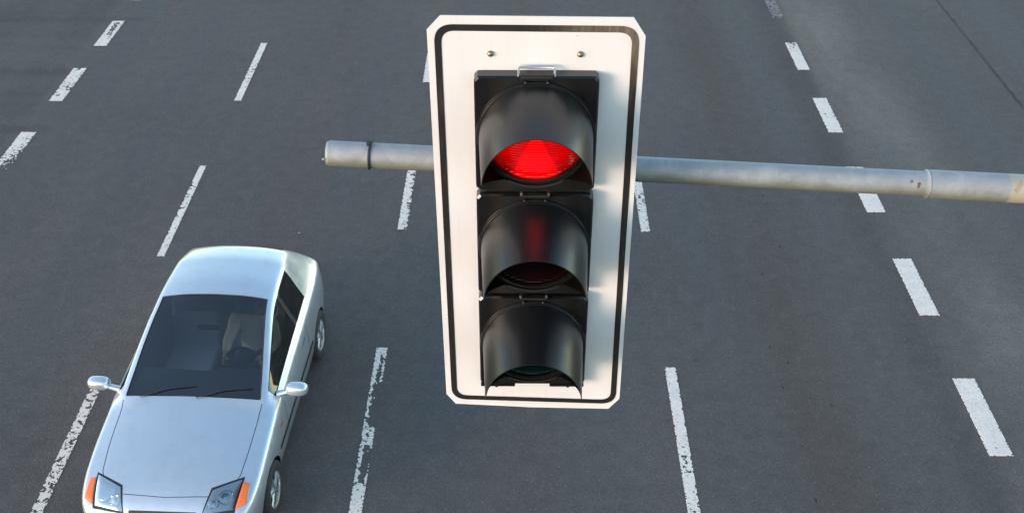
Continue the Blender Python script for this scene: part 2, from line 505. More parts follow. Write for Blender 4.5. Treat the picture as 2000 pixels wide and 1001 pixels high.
W0 = lambda u, v: 0.08                       # near perfect
Wl = lambda u, v: 0.22                       # light wear
Wm = lambda u, v: 0.43
def Wend(a, b): return lambda u, v: a + (b - a) * v
def Wmid(c, w, top, base=0.2): return lambda u, v: base + (top - base) * max(0, 1 - abs(v - c) / w)

# far left block marking (wide dashes)
marking('block_marking', -7.72, -7.49, 18.02, 19.13, lambda u, v: 0.75 if (0.30 < u < 0.72 and 0.05 < v < 0.60) else 0.25, seed=1, label='block dash with a dark worn middle')
marking('block_marking', -7.77, -7.54, 15.87, 17.10, lambda u, v: 0.28 + 0.22 * max(0, 1 - abs(v - 0.6) / 0.2), seed=2)
marking('block_marking', -7.82, -7.58, 13.70, 14.82, lambda u, v: 0.12 + 0.50 * v + 0.35 * (u - 0.4), seed=3, label='block dash scuffed away at its near end')
marking('block_marking', -7.70, -7.47, 20.15, 21.25, Wl, seed=31)
# lane line left of the silver car
marking('lane_marking', -4.715, -4.60, 15.91, 18.16, Wmid(0.6, 0.3, 0.40, 0.2), seed=4)
marking('lane_marking', -4.77, -4.67, 11.50, 13.82, Wmid(0.35, 0.25, 0.45, 0.22), seed=5)
marking('lane_marking', -4.815, -4.69, 6.70, 9.03, lambda u, v: 0.385, seed=6, label='lane dash speckled with worn patches beside the car')
marking('lane_marking', -4.69, -4.58, 20.3, 22.5, Wl, seed=34)
# lane line left of the signal
marking('lane_marking', -1.66, -1.54, 16.61, 18.85, Wl, seed=7)
marking('lane_marking', -1.665, -1.535, 12.16, 14.42, lambda u, v: 0.26 + 0.28 * max(0, u - 0.45) / 0.55, seed=8, label='lane dash with one ragged edge')
def Wbroken(u, v):
    if v < 0.035: return 0.2
    if v < 0.22: return 0.22 if u < 0.48 - 0.25 * max(0, (v - .12)) / .1 else (0.42 if u > 0.78 and v < 0.20 else 0.86)
    if v < 0.42: return 0.34 if u < 0.26 else 0.90
    if v < 0.52: return 0.40
    if v < 0.70: return 0.30 if u < 0.32 or u > 1.25 - (v - .5) * 2.3 else 0.85
    return 0.22
marking('lane_marking', -1.675, -1.545, 6.62, 9.68, Wbroken, seed=9, label='badly broken lane dash with paint flaked off its far half')
# lane line right of the signal
marking('lane_marking', 1.65, 1.775, 12.13, 14.40, Wmid(0.62, 0.25, 0.42, 0.2), seed=10)
marking('lane_marking', 1.675, 1.80, 6.75, 9.36, lambda u, v: 0.15 + 0.30 * max(0, 1 - abs(v - 0.58) / 0.14) * (0.2 < u < 0.8) + 0.22 * max(0, 1 - abs(v - .8) / .08), seed=11, label='clean white lane dash with a few dark scuffs')
marking('lane_marking', 1.645, 1.77, 16.6, 18.85, Wl, seed=35)
# right hand block marking
marking('block_marking', 4.80, 5.02, 19.36, 20.50, lambda u, v: 0.52, m='faded', seed=12, label='faded ghost of a block dash')
marking('block_marking', 4.81, 5.02, 17.14, 18.26, lambda u, v: 0.15 + 0.36 * max(0, 1 - v / 0.55), seed=13, label='block dash greyed at its far end')
marking('block_marking', 4.835, 5.065, 14.92, 16.08, lambda u, v: 0.14 + 0.2 * max(0, 1 - abs(v - .5) / .1), seed=14)
marking('block_marking', 4.845, 5.105, 12.64, 13.87, W0, seed=15)
marking('block_marking', 4.89, 5.135, 10.34, 11.53, W0, seed=16)
marking('block_marking', 4.92, 5.17, 8.00, 9.20, W0, seed=17)
marking('block_marking', 4.93, 5.18, 5.70, 6.90, W0, seed=18)

# ------------------------------------------------------------------ mast arm
mast = empty('signal_mast', (11.6, 3.10, 0.12))
tag(mast, 'galvanised steel mast arm reaching over the road behind the signal', 'pole')
mx0, my0, mz0 = mast.location
SL = -(6.442 - 6.316) / (1.69 + 0.635)
def arm_z(x): return 6.442 + SL * (x + 0.635)
def L(p): return (p[0] - mx0, p[1] - my0, p[2] - mz0)
def arm_pts(x0, x1, n=2): return [L((x0 + (x1 - x0) * i / n, 3.10, arm_z(x0 + (x1 - x0) * i / n))) for i in range(n + 1)]
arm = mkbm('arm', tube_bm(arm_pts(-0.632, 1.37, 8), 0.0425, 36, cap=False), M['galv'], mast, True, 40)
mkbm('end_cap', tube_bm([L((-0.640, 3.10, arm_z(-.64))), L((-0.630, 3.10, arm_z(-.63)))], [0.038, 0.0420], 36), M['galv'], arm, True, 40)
b = lathe_bm([(0.004, -0.0), (0.004, 0.008)], L((-0.650, 3.06, arm_z(-.64))), 'x', 10); bmesh.ops.contextual_create(b, geom=[e for e in b.edges if e.is_boundary][:10])
mkbm('cap_screw', b, M['steel'], arm)
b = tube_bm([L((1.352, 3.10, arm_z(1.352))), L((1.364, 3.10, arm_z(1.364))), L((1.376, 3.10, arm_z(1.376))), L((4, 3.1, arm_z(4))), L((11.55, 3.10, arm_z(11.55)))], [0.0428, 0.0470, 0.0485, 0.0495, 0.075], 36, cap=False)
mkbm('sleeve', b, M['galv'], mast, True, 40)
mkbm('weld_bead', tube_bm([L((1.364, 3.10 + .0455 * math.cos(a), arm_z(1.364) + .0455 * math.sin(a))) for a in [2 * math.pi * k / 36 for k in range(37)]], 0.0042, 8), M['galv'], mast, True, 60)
pz = arm_z(11.6)
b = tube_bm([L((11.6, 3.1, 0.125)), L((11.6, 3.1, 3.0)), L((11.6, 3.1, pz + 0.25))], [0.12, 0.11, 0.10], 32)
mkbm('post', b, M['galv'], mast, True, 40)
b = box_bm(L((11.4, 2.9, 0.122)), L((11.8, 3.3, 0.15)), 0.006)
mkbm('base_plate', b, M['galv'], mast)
# black cable tie round the arm
xt = -0.497
pts = []
for k in range(37):
    a = 2 * math.pi * k / 36
    pts.append(L((xt + 0.002 * math.sin(2 * a) + 0.006 * math.sin(a), 3.10 + 0.0445 * math.cos(a), arm_z(xt) + 0.0445 * math.sin(a))))
b = tube_bm(pts, 0.0042, 8)
box_bm(L((xt - 0.007, 3.085, arm_z(xt) + 0.043)), L((xt + 0.009, 3.103, arm_z(xt) + 0.057)), 0.003, 2, b)
mkbm('cable_tie', b, M['rubber'], mast, True, 40)

# ------------------------------------------------------------------ traffic signal
CXS = 0.047
sig = empty('traffic_signal', (CXS, 2.855, 5.53))
tag(sig, 'traffic signal showing red on a white plate with black border', 'traffic light')
def S(p): return (p[0] - CXS, p[1] - 2.855, p[2] - 5.53)
outline = [(-.266, 6.987), (-.226, 7.030), (.318, 7.026), (.355, 6.970), (.361, 5.578), (.324, 5.528), (.05, 5.533), (-.227, 5.549), (-.259, 5.596)]
bm = bmesh.new()
fr = [bm.verts.new(S((x, 2.855, z))) for x, z in outline]
f0 = bm.faces.new(fr)
ret = bmesh.ops.extrude_face_region(bm, geom=[f0])
for v in [g for g in ret['geom'] if isinstance(g, bmesh.types.BMVert)]: v.co.y += 0.004
bmesh.ops.recalc_face_normals(bm, faces=bm.faces[:])
plate = mkbm('backing_plate', bm, M['plate'], sig)
# border stripe: rounded ring of film just proud of the plate
def rrect(corners, r, n=10):
    out = []
    m = len(corners)
    for i in range(m):
        p = Vector(corners[i]); a = Vector(corners[i - 1]) - p; c = Vector(corners[(i + 1) % m]) - p
        a.normalize(); c.normalize()
        p0 = p + a * r; p1 = p + c * r
        for k in range(n + 1):
            t = k / n
            out.append(p0 * (1 - t) ** 2 + p * 2 * t * (1 - t) * 0.92 + p * 0 + p1 * t ** 2 + (p0 + p1) * 0.5 * 2 * t * (1 - t) * 0.08)
    return out
oc = [(-.246, 7.005), (.337, 7.001), (.348, 5.553), (-.240, 5.573)]
icn = [(-.226, 6.985), (.317, 6.981), (.328, 5.573), (-.220, 5.592)]
ro = rrect(oc, 0.052); ri = rrect(icn, 0.036)
vs_ = [S((p[0], 2.8535, p[1])) for p in ro] + [S((p[0], 2.8535, p[1])) for p in ri]
n = len(ro)
mk('border_stripe', vs_, [(i, (i + 1) % n, n + (i + 1) % n, n + i) for i in range(n)], M['stripe'], plate)
for x, z in ((-.086, 6.915), (.172, 6.914)):
    b = lathe_bm([(0.001, -0.007), (0.005, -0.0065), (0.0085, -0.003), (0.0095, 0.0), (0.0095, 0.002)], S((x, 2.853, z)), 'y', 16)
    mkbm('screw', b, M['brass'], plate, True, 60)

LENS = [('red', 6.672), ('amber', 6.273), ('green', 5.876)]
FY = 2.81
def visor_bm(zc):
    bm = bmesh.new()
    D = 0.272; R0, R1 = 0.170, 0.1540; th = 0.0028
    nA, nL = 64, 10
    def length(a):
        a = abs(a)
        k = R(88)
        if a <= k: return D
        q = (a - k) / (R(150) - k)
        return max(0.012, D * (1 - q) ** 1.15)
    outer = []; inner = []
    for i in range(nA + 1):
        a = -R(150) + R(300) * i / nA
        Lh = length(a)
        ro_, ri_ = [], []
        for j in range(nL + 1):
            d = Lh * j / nL; r = R0 + (R1 - R0) * d / D
            drop = -0.010 * d / D
            for lst, rr in ((ro_, r), (ri_, r - th)):
                lst.append(bm.verts.new(S((CXS + rr * math.sin(a), FY - 0.006 - d, zc + drop + rr * math.cos(a)))))
        outer.append(ro_); inner.append(ri_)
    for i in range(nA):
        for j in range(nL):
            bm.faces.new((outer[i][j], outer[i + 1][j], outer[i + 1][j + 1], outer[i][j + 1]))
            bm.faces.new((inner[i][j], inner[i][j + 1], inner[i + 1][j + 1], inner[i + 1][j])).material_index = 1
        bm.faces.new((outer[i][nL], outer[i + 1][nL], inner[i + 1][nL], inner[i][nL]))
        bm.faces.new((outer[i][0], inner[i][0], inner[i + 1][0], outer[i + 1][0]))
    for i in (0, nA):
        for j in range(nL):
            bm.faces.new((outer[i][j], outer[i][j + 1], inner[i][j + 1], inner[i][j]))
    return bm

for k, (colr, zc) in enumerate(LENS):
    z0, z1 = zc - 0.192, zc + 0.192
    x0, x1 = CXS - 0.181, CXS + 0.181
    # door panel with an opening, and body behind the plate
    bm = bmesh.new()
    n = 112
    rin = 0.158
    ring_f, ring_b, out_f, out_b = [], [], [], []
    for i in range(n):
        a = 2 * math.pi * (i + .5) / n
        cxx, szz = math.cos(a), math.sin(a)
        s_ = 1 / max(abs(cxx), abs(szz))
        px, pz_ = cxx * s_, szz * s_
        # soften the square's corners
        e = 36
        q = (abs(px) ** e + abs(pz_) ** e) ** (-1 / e)
        px *= q * 1.0; pz_ *= q * 1.0
        ring_f.append(bm.verts.new(S((CXS + rin * cxx, FY, zc + rin * szz))))
        ring_b.append(bm.verts.new(S((CXS + rin * cxx, FY + 0.030, zc + rin * szz))))
        out_f.append(bm.verts.new(S((CXS + 0.176 * px, FY, zc + 0.187 * pz_))))
        out_b.append(bm.verts.new(S((CXS + 0.181 * px, FY + 0.006, zc + 0.192 * pz_))))
    far = [bm.verts.new(v.co + Vector((0, 0.038, 0))) for v in out_b]
    for i in range(n):
        j = (i + 1) % n
        bm.faces.new((ring_f[i], ring_f[j], out_f[j], out_f[i]))
        bm.faces.new((ring_b[i], ring_b[j], ring_f[j], ring_f[i]))
        bm.faces.new((out_f[i], out_f[j], out_b[j], out_b[i]))
        bm.faces.new((out_b[i], out_b[j], far[j], far[i]))
    sect = mkbm('signal_section', bm, M['housing'], sig, True, 30)
    sect['label'] = ['top section, lit red', 'middle section, unlit amber', 'bottom section, unlit green'][k]
    mkbm('rear_housing', box_bm(S((x0 + .01, 2.862, z0 + .006)), S((x1 - .01, 3.03, z1 - .006)), 0.012), M['housing'], sect, True, 40)
    # lens with horizontal prism ribs
    prof_n = 120; seg = 48
    bm = bmesh.new(); grid = []
    Rl = 0.151
    nz, nx = 206, 40
    lv = {}
    for i in range(nz + 1):
        zz = -Rl + 2 * Rl * i / nz
        half = math.sqrt(max(1e-8, Rl * Rl - zz * zz))
        row = []
        for j in range(nx + 1):
            xx = half * (2 * j / nx - 1)
            dome = 0.022 * (1 - (xx * xx + zz * zz) / (Rl * Rl))
            ph = (zz / 0.0088) % 1.0
            rib = 0.0035 * ph * (1 - ((xx * xx + zz * zz) / (Rl * Rl)) ** 4)
            row.append(bm.verts.new((xx, -dome - rib, zz)))
        grid.append(row)
    for i in range(nz):
        for j in range(nx):
            bm.faces.new((grid[i][j], grid[i][j + 1], grid[i + 1][j + 1], grid[i + 1][j]))
    lens = mkbm('lens', bm, M[colr], sect, False, normals=True)
    lens.location = S((CXS, FY + 0.004, zc))
    # retaining rings round the lens and the visor foot
    prof = [(0.150, -0.002), (0.152, -0.012), (0.158, -0.012), (0.160, -0.002)]
    mkbm('lens_ring', lathe_bm(prof, S((CXS, FY, zc)), 'y', 64), M['housing'], sect, True, 40)
    prof = [(0.1665, -0.001), (0.1665, -0.011), (0.1725, -0.012), (0.1745, -0.007), (0.1775, -0.007), (0.1785, -0.001)]
    mkbm('visor_ring', lathe_bm(prof, S((CXS, FY, zc)), 'y', 72), M['visor'], sect, True, 35)
    mkbm('visor', visor_bm(zc), [M['visor'], M['matte']], sect, True, 40)
    for sx in (-1, 1):
        b = lathe_bm([(0.0005, -0.016), (0.0035, -0.015), (0.0045, -0.012), (0.0045, -0.004)], S((CXS + 0.032 * sx, FY, zc + 0.179)), 'y', 10)
        mkbm('visor_screw', b, M['visor'], sect, True, 60)
        # small hinge screws between the sections
        if k > 0:
            b = lathe_bm([(0.0005, -0.010), (0.003, -0.0095), (0.0042, -0.006), (0.0042, 0.002)], S((CXS + 0.042 * sx, FY - 0.002, zc + 0.2005)), 'y', 10)
            mkbm('hinge_screw', b, M['steel'], sect, True, 60)
    b = box_bm(S((CXS - 0.046, FY - 0.010, zc + 0.187)), S((CXS + 0.046, FY + 0.004, zc + 0.196)), 0.002)
    mkbm('hinge', b, M['visor'], sect)
    if k == 0:
        # bright wire latch standing on the top edge
        zt = zc + 0.196
        b = tube_bm([S((CXS - 0.052, FY + 0.004, zt - 0.006)), S((CXS - 0.052, FY + 0.022, zt + 0.008)), S((CXS - 0.050, FY + 0.028, zt + 0.0125)),
                     S((CXS + 0.050, FY + 0.028, zt + 0.0125)), S((CXS + 0.052, FY + 0.022, zt + 0.008)), S((CXS + 0.052, FY + 0.004, zt - 0.006))], 0.0035, 8)
        mkbm('latch_wire', b, M['steel'], sect, True, 50)
        mkbm('latch_plate', box_bm(S((CXS - 0.047, FY - 0.004, zt - 0.014)), S((CXS + 0.047, FY + 0.012, zt + 0.004)), 0.002), M['visor'], sect)
    if k == 2:
        for sx in (-1, 1):
            mkbm('foot', box_bm(S((CXS + sx * 0.12 - 0.06, FY + 0.002, z0 - 0.012)), S((CXS + sx * 0.12 + 0.06, FY + 0.036, z0 - 0.0005)), 0.003), M['housing'], sect)
            b = lathe_bm([(0.001, -0.02), (0.006, -0.018), (0.0065, -0.006)], S((CXS + sx * 0.125, FY + 0.014, z0 - 0.003)), 'z', 12)
            mkbm('foot_bolt', b, M['dark'], sect, True, 50)
# clamp bracket gripping the arm behind the plate
za = arm_z(CXS)
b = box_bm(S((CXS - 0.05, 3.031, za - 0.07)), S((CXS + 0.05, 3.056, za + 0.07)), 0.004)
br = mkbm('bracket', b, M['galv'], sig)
for dx in (-.035, .035):
    pts = [S((CXS + dx, 3.055, za + SL * dx - 0.050))] + [S((CXS + dx, 3.10 + 0.050 * math.sin(a), za + SL * dx - 0.050 * math.cos(a))) for a in [math.pi * i / 12 for i in range(13)]] + [S((CXS + dx, 3.055, za + SL * dx + 0.050))]
    mkbm('u_bolt', tube_bm(pts, 0.005, 8), M['steel'], br, True, 50)

# ------------------------------------------------------------------ silver car
CAR_Y0 = 6.55            # world Y of the front bumper
CAR_YAW = R(-2.0)
LEN = 3.85
car = empty('car', (-3.19, CAR_Y0 + LEN / 2, 0.0), CAR_YAW)
car.scale = (1.035, 1, 1)
tag(car, 'silver two-door hatchback driving towards the camera in the left lane', 'car')
def CL(w, s, z): return Vector((w, s - LEN / 2, z))    # w across, s metres back from the bumper

def interp(tab, s):
    if s <= tab[0][0]: return tab[0][1]
    for (a, b), (c, d) in zip(tab[:-1], tab[1:]):
        if s <= c: return b + (d - b) * (s - a) / (c - a)
    return tab[-1][1]
Z8 = [(0, .50), (.05, .585), (.12, .650), (.24, .715), (.45, .785), (.80, .865), (1.15, .925), (1.27, .950), (1.5, 1.070), (1.8, 1.213), (2.1, 1.330), (2.34, 1.392), (2.6, 1.420), (3.0, 1.408), (3.3, 1.350), (3.5, 1.190), (3.68, 1.0), (3.75, .93), (3.80, .70), (3.85, .50)]
W2 = [(0, .56), (.05, .68), (.12, .75), (.24, .80), (.45, .83), (.8, .845), (1.3, .848), (2.5, .85), (3.2, .845), (3.5, .82), (3.68, .78), (3.75, .75), (3.80, .70), (3.85, .60)]
Z3 = [(0, .44), (.05, .535), (.12, .60), (.24, .655), (.45, .71), (.8, .775), (1.3, .835), (2.5, .875), (3.3, .905), (3.5, .90), (3.68, .88), (3.75, .83), (3.80, .63), (3.85, .45)]
W5 = [(1.27, .715), (1.5, .690), (1.8, .655), (2.1, .618), (2.25, .60), (2.6, .585), (3.0, .570), (3.3, .530), (3.5, .560), (3.68, .63), (3.75, .62)]
DR = [(1.27, .045), (1.5, .065), (1.8, .07), (2.1, .07), (2.6, .08), (3.3, .075), (3.5, .07), (3.68, .055), (3.75, .04)]
stations = [0, .05, .12, .24, .45, .62, .80, 1.0, 1.15, 1.27, 1.38, 1.5, 1.65, 1.8, 1.95, 2.1, 2.22, 2.34, 2.42, 2.47, 2.6, 2.8, 2.90, 3.0, 3.15, 3.3, 3.4, 3.5, 3.6, 3.68, 3.75, 3.80, 3.85]
def rows(s):
    z8 = interp(Z8, s); w2 = interp(W2, s); z3 = interp(Z3, s); w3 = w2 - 0.028
    zb = 0.175 if 0.1 < s < 3.75 else 0.21
    z2 = min(0.60, z3 - 0.08)
    pts = [(w2 - 0.10, zb), (w2 - 0.035, zb + 0.05), (w2 - 0.012, (zb + z2) / 2 + .02), (w2, z2), (w3, z3)]
    if 1.265 <= s <= 3.755:
        w5 = interp(W5, s); z5 = z8 - interp(DR, s)
        w4 = w3 - 0.055; z4 = z3 + 0.035
        if s < 1.3: z4 = min(z4, z5 - 0.02)
        if s > 3.6: w4 = min(w4, w3 - .04); z4 = min(z4, z5 - .012); w5 = min(w5, w4 - .05)
        w6 = w5 - 0.055; z6 = z5 + 0.024
        pts += [(w4, z4), (w5, z5), (w6, z6), (w6 * 0.55, z8 - 0.010), (0, z8)]
    else:
        for f in (0.93, 0.82, 0.72, 0.40, 0.0):
            pts.append((w3 * f, z8 - (z8 - z3) * f ** 2.4))
    return pts
bm = bmesh.new()
prof = [rows(s) for s in stations]
NR = len(prof[0])
gridv = []
for s, pr in zip(stations, prof):
    row = []
    ring = [(w, z) for w, z in pr] + [(-w, z) for w, z in pr[-2::-1]]
    for w, z in ring: row.append(bm.verts.new(CL(w, s, z)))
    row.append(bm.verts.new(CL(0, s, ring[0][1] - 0.01)))     # floor centre
    gridv.append(row)
NT_ = len(gridv[0])
PAINT, WIND, SIDE, REAR, UNDER, BPIL, HOOD = range(7)
crease = bm.edges.layers.float.new('crease_edge')
for i in range(len(stations) - 1):
    sm = (stations[i] + stations[i + 1]) / 2
    for j in range(NT_):
        k = (j + 1) % NT_
        f = bm.faces.new((gridv[i][j], gridv[i][k], gridv[i + 1][k], gridv[i + 1][j]))
        jj = j if j < NR - 1 else (2 * NR - 3 - j)      # mirrored row index
        mi = PAINT
        if j >= NT_ - 2: mi = UNDER
        elif jj >= 7 and 1.27 < sm < 2.34: mi = WIND
        elif jj >= 7 and 3.3 < sm < 3.68: mi = REAR
        elif jj == 5 and 1.38 < sm < 2.90: mi = BPIL if 2.42 < sm < 2.47 else SIDE
        elif jj >= 6 and 0.24 < sm < 1.27: mi = HOOD
        f.material_index = mi
for row, flip in ((gridv[0], True), (gridv[-1], False)):
    f = bm.faces.new(row); f.material_index = PAINT
    c = bmesh.ops.poke(bm, faces=[f])
for i in range(len(stations) - 1):
    s = stations[i]
    for j, cr in ((4, .25), (5, .35), (6, .35), (7, .4), (0, .5)):
        for jj in (j, 2 * NR - 2 - j):
            e = bm.edges.get((gridv[i][jj], gridv[i + 1][jj]))
            if e and (s >= 1.2 or j in (0,)): e[crease] = cr
for s0, j0, cr in ((1.27, 6, .8), (2.34, 7, .7), (3.68, 7, .5)):
    i = stations.index(s0)
    for j in range(j0, 2 * NR - 2 - j0):
        e = bm.edges.get((gridv[i][j], gridv[i][j + 1]))
        if e: e[crease] = cr
bmesh.ops.recalc_face_normals(bm, faces=bm.faces[:])
shell_me = bpy.data.meshes.new('shell'); bm.to_mesh(shell_me); bm.free()
carmats = [M['silver'], M['windscreen'], M['sideglass'], M['sideglass'], M['dark'], M['dark'], M['silver']]
for q_ in range(7): shell_me.materials.append(bpy.data.materials.new('slot_%d' % q_))
shell = bpy.data.objects.new('shell', shell_me); col.objects.link(shell)
md = shell.modifiers.new('s', 'SUBSURF'); md.levels = 2; md.render_levels = 2
WHEELS = [(0.70, +1), (0.70, -1), (3.05, +1), (3.05, -1)]
cut = bmesh.new()
for s, sg in WHEELS:
    lo, hi = sorted((sg * 0.60, sg * 0.99))
    ring = []
    lathe_bm([(0.0005, lo), (0.325, lo), (0.325, hi), (0.0005, hi)], CL(0, s, 0.285), 'x', 48, cut)
bmesh.ops.remove_doubles(cut, verts=cut.verts[:], dist=0.0008)
bmesh.ops.recalc_face_normals(cut, faces=cut.faces[:])
cme = bpy.data.meshes.new('cut'); cut.to_mesh(cme); cut.free()
cme.materials.append(bpy.data.materials.new('slot_7'))
cuto = bpy.data.objects.new('cut', cme); col.objects.link(cuto)
mb = shell.modifiers.new('b', 'BOOLEAN'); mb.operation = 'DIFFERENCE'; mb.object = cuto; mb.solver = 'EXACT'
mb.material_mode = 'TRANSFER'
bpy.context.view_layer.update()
dg = bpy.context.evaluated_depsgraph_get()
full = bpy.data.meshes.new_from_object(shell.evaluated_get(dg))
slots = [m_.name if m_ else '' for m_ in full.materials]
bpy.data.objects.remove(shell); bpy.data.objects.remove(cuto)
fb = bmesh.new(); fb.from_mesh(full)
for f in fb.faces: f.material_index = int(slots[f.material_index].split('_')[1])
for q_ in range(8): bpy.data.materials.remove(bpy.data.materials['slot_%d' % q_])
bvh = BVHTree.FromBMesh(fb)

def carve(name, sel, mats, offset=0.0, side=None, along=(-9, 9)):
    b = fb.copy()
    kill = [f for f in b.faces if not (sel(f.material_index) and (side is None or (f.calc_center_median().x > 0) == (side > 0)) and along[0] < f.calc_center_median().y + LEN / 2 < along[1])]
    bmesh.ops.delete(b, geom=kill, context='FACES')
    if offset:
        b.normal_update()
        for v in b.verts: v.co += v.normal * offset
    for f in b.faces: f.material_index = 0; f.smooth = True
    me = bpy.data.meshes.new(name); b.to_mesh(me); b.free()
    o = finish(name, me, mats, car, True, 50)
    return o
body = carve('body', lambda i: i == PAINT, M['silver'])
hood = carve('bonnet', lambda i: i == HOOD, M['silver'])
carve('underbody', lambda i: i == UNDER or i > HOOD, M['dark'])
wind = carve('windscreen', lambda i: i == WIND, M['windscreen'], -0.003)
band_ = carve('shade_band', lambda i: i == WIND, M['shadeband'], -0.007, None, (2.13, 9)); band_.parent = wind
panes = [carve('side_window', lambda i: i == SIDE, M['sideglass'], -0.004, sg, al) for sg in (1, -1) for al in ((-9, 2.44), (2.44, 9))]
carve('door_pillar', lambda i: i == BPIL, M['dark'], 0, 1)
carve('door_pillar', lambda i: i == BPIL, M['dark'], 0, -1)
rearw = carve('rear_window', lambda i: i == REAR, M['sideglass'], -0.003)

def seal(src, r, name, parent, m=M['rubber']):
    """rubber strip following the boundary of a carved glass panel"""
    b = bmesh.new(); b.from_mesh(src.data)
    segs = [(e.verts[0].co.copy(), e.verts[1].co.copy()) for e in b.edges if e.is_boundary]
    b.free()
    o = bmesh.new()
    for p, q in segs:
        if (p - q).length > 1e-4: tube_bm([p, q], r, 6, o)
    return mkbm(name, o, m, parent, True, 60)
seal(wind, 0.007, 'seal', wind); [seal(p_, 0.006, 'seal', p_) for p_ in panes]

def near(w, s, z):
    loc, nor, i, d = bvh.find_nearest(CL(w, s, z))
    return loc, nor
def ribbon(name, pts, width, off, m, parent, dense=14):
    """thin strip laid on the body surface along a polyline of (w, s, z)"""
    P = []
    for a, b in zip(pts[:-1], pts[1:]):
        for k in range(dense): P.append([a[i] + (b[i] - a[i]) * k / dense for i in range(3)])
    P.append(list(pts[-1]))
    L_, V, F = [near(*p) for p in P], [], []
    for i, (l, n_) in enumerate(L_):
        t = (L_[min(i + 1, len(L_) - 1)][0] - L_[max(i - 1, 0)][0]).normalized()
        sd_ = n_.cross(t).normalized() * width / 2
        V += [l + n_ * off + sd_, l + n_ * off - sd_]
        if i: F.append((2 * i - 2, 2 * i - 1, 2 * i + 1, 2 * i))
    return mk(name, V, F, m, parent)
hz = lambda s, w: interp(Z8, s) - (interp(Z8, s) - interp(Z3, s)) * (abs(w) / (interp(W2, s) - .028)) ** 2.4
hp = []
for w, s in ((-.66, 1.25), (-.66, 1.0), (-.65, .7), (-.63, .45), (-.56, .28), (-.40, .22), (0, .195), (.40, .22), (.56, .28), (.63, .45), (.65, .7), (.66, 1.0), (.66, 1.25)):
    hp.append((w, s, hz(s, w)))
ribbon('bonnet_gap', hp, 0.006, 0.0012, M['dark'], hood)
for sg in (1, -1):
    for s in (1.40, 2.52):
        ribbon('door_gap', [(sg * .86, s, .29), (sg * .87, s, .6), (sg * .83, s + .01, .86)], 0.006, 0.0012, M['dark'], body)
    ribbon('door_gap', [(sg * .86, 1.40, .29), (sg * .86, 2.52, .29)], 0.006, 0.0012, M['dark'], body)
    ribbon('rubbing_strip', [(sg * .86, 1.05, .49), (sg * .86, 2.68, .50)], 0.045, 0.004, M['dark'], body, 30)
    ribbon('door_handle', [(sg * .86, 2.30, .765), (sg * .86, 2.46, .77)], 0.026, 0.018, M['silver'], body)
    # small orange repeater on the front wing
    ribbon('side_repeater', [(sg * .86, 1.17, .665), (sg * .86, 1.25, .668)], 0.026, 0.008, M['indicator'], body)
# headlamps wrapped over the front corners
def patch(name, corners, m, parent, off, nu=14, nv=8, dome=0.0, down=True):
    V, F = [], []
    for i in range(nu + 1):
        for j in range(nv + 1):
            u, v = i / nu, j / nv
            p = [(1 - u) * (1 - v) * corners[0][k] + u * (1 - v) * corners[1][k] + u * v * corners[2][k] + (1 - u) * v * corners[3][k] for k in range(3)]
            l, n_ = near(*p)
            edge = min(u, 1 - u, v, 1 - v)
            V.append(l + n_ * (off + dome * min(1, edge * 6) ** 0.5))
    for i in range(nu):
        for j in range(nv):
            a = i * (nv + 1) + j
            F.append((a, a + nv + 1, a + nv + 2, a + 1))
    return mk(name, V, F, m, parent, True)
for sg in (1, -1):
    hq = [(sg * .36, .07, .62), (sg * .62, .12, .64), (sg * .66, .40, .76), (sg * .42, .27, .74)]
    hl = patch('headlamp', hq, M['lamp_back'], car, 0.002)
    for (lw, ls, lr) in ((.545, .225, .070), (.445, .170, .048)):
        l_, n_ = near(sg * lw, ls, interp(Z8, ls) - .02)
        b = bmesh.new()
        rot = n_.to_track_quat('Z', 'Y').to_matrix().to_4x4()
        lathe_bm([(lr, .004), (lr * .93, .007), (lr * .86, .002), (lr * .55, .0035), (lr * .30, .007), (lr * .28, .011), (.0005, .013)], (0, 0, 0), 'z', 28, b)
        bmesh.ops.transform(b, matrix=Matrix.Translation(l_) @ rot, verts=b.verts[:])
        mkbm('reflector', b, M['lamp'], hl, True, 40)
    patch('lamp_cover', hq, M['windscreen'], hl, 0.006, dome=0.012)
    patch('lamp_surround', [(sg * .345, .055, .60), (sg * .64, .10, .62), (sg * .68, .43, .77), (sg * .405, .29, .75)], M['dark'], hl, 0.0010)
    patch('indicator', [(sg * .64, .13, .63), (sg * .735, .20, .64), (sg * .730, .38, .72), (sg * .675, .38, .755)], M['indicator'], hl, 0.003, dome=0.009)
    patch('tail_lamp', [(sg * .60, 3.80, .62), (sg * .76, 3.72, .62), (sg * .76, 3.66, .86), (sg * .62, 3.74, .86)], M['tail'], car, 0.004, dome=0.008)
patch('grille', [(-.32, .0, .54), (.32, .0, .54), (.30, .09, .62), (-.30, .09, .62)], M['dark'], car, 0.004)
patch('lower_grille', [(-.45, -.05, .31), (.45, -.05, .31), (.45, -.05, .40), (-.45, -.05, .40)], M['dark'], car, 0.004)
# wipers on the cowl
for w0, w1 in ((-.52, .02), (.02, .56)):
    a = near(w0 + .02, 1.25, .95); b_ = near(w1, 1.36, 1.0)
    mid = near((w0 + w1) / 2, 1.33, .98)
    mkbm('wiper', tube_bm([a[0] + a[1] * .014, mid[0] + mid[1] * .018, b_[0] + b_[1] * .010], 0.006, 6), M['dark'], car)
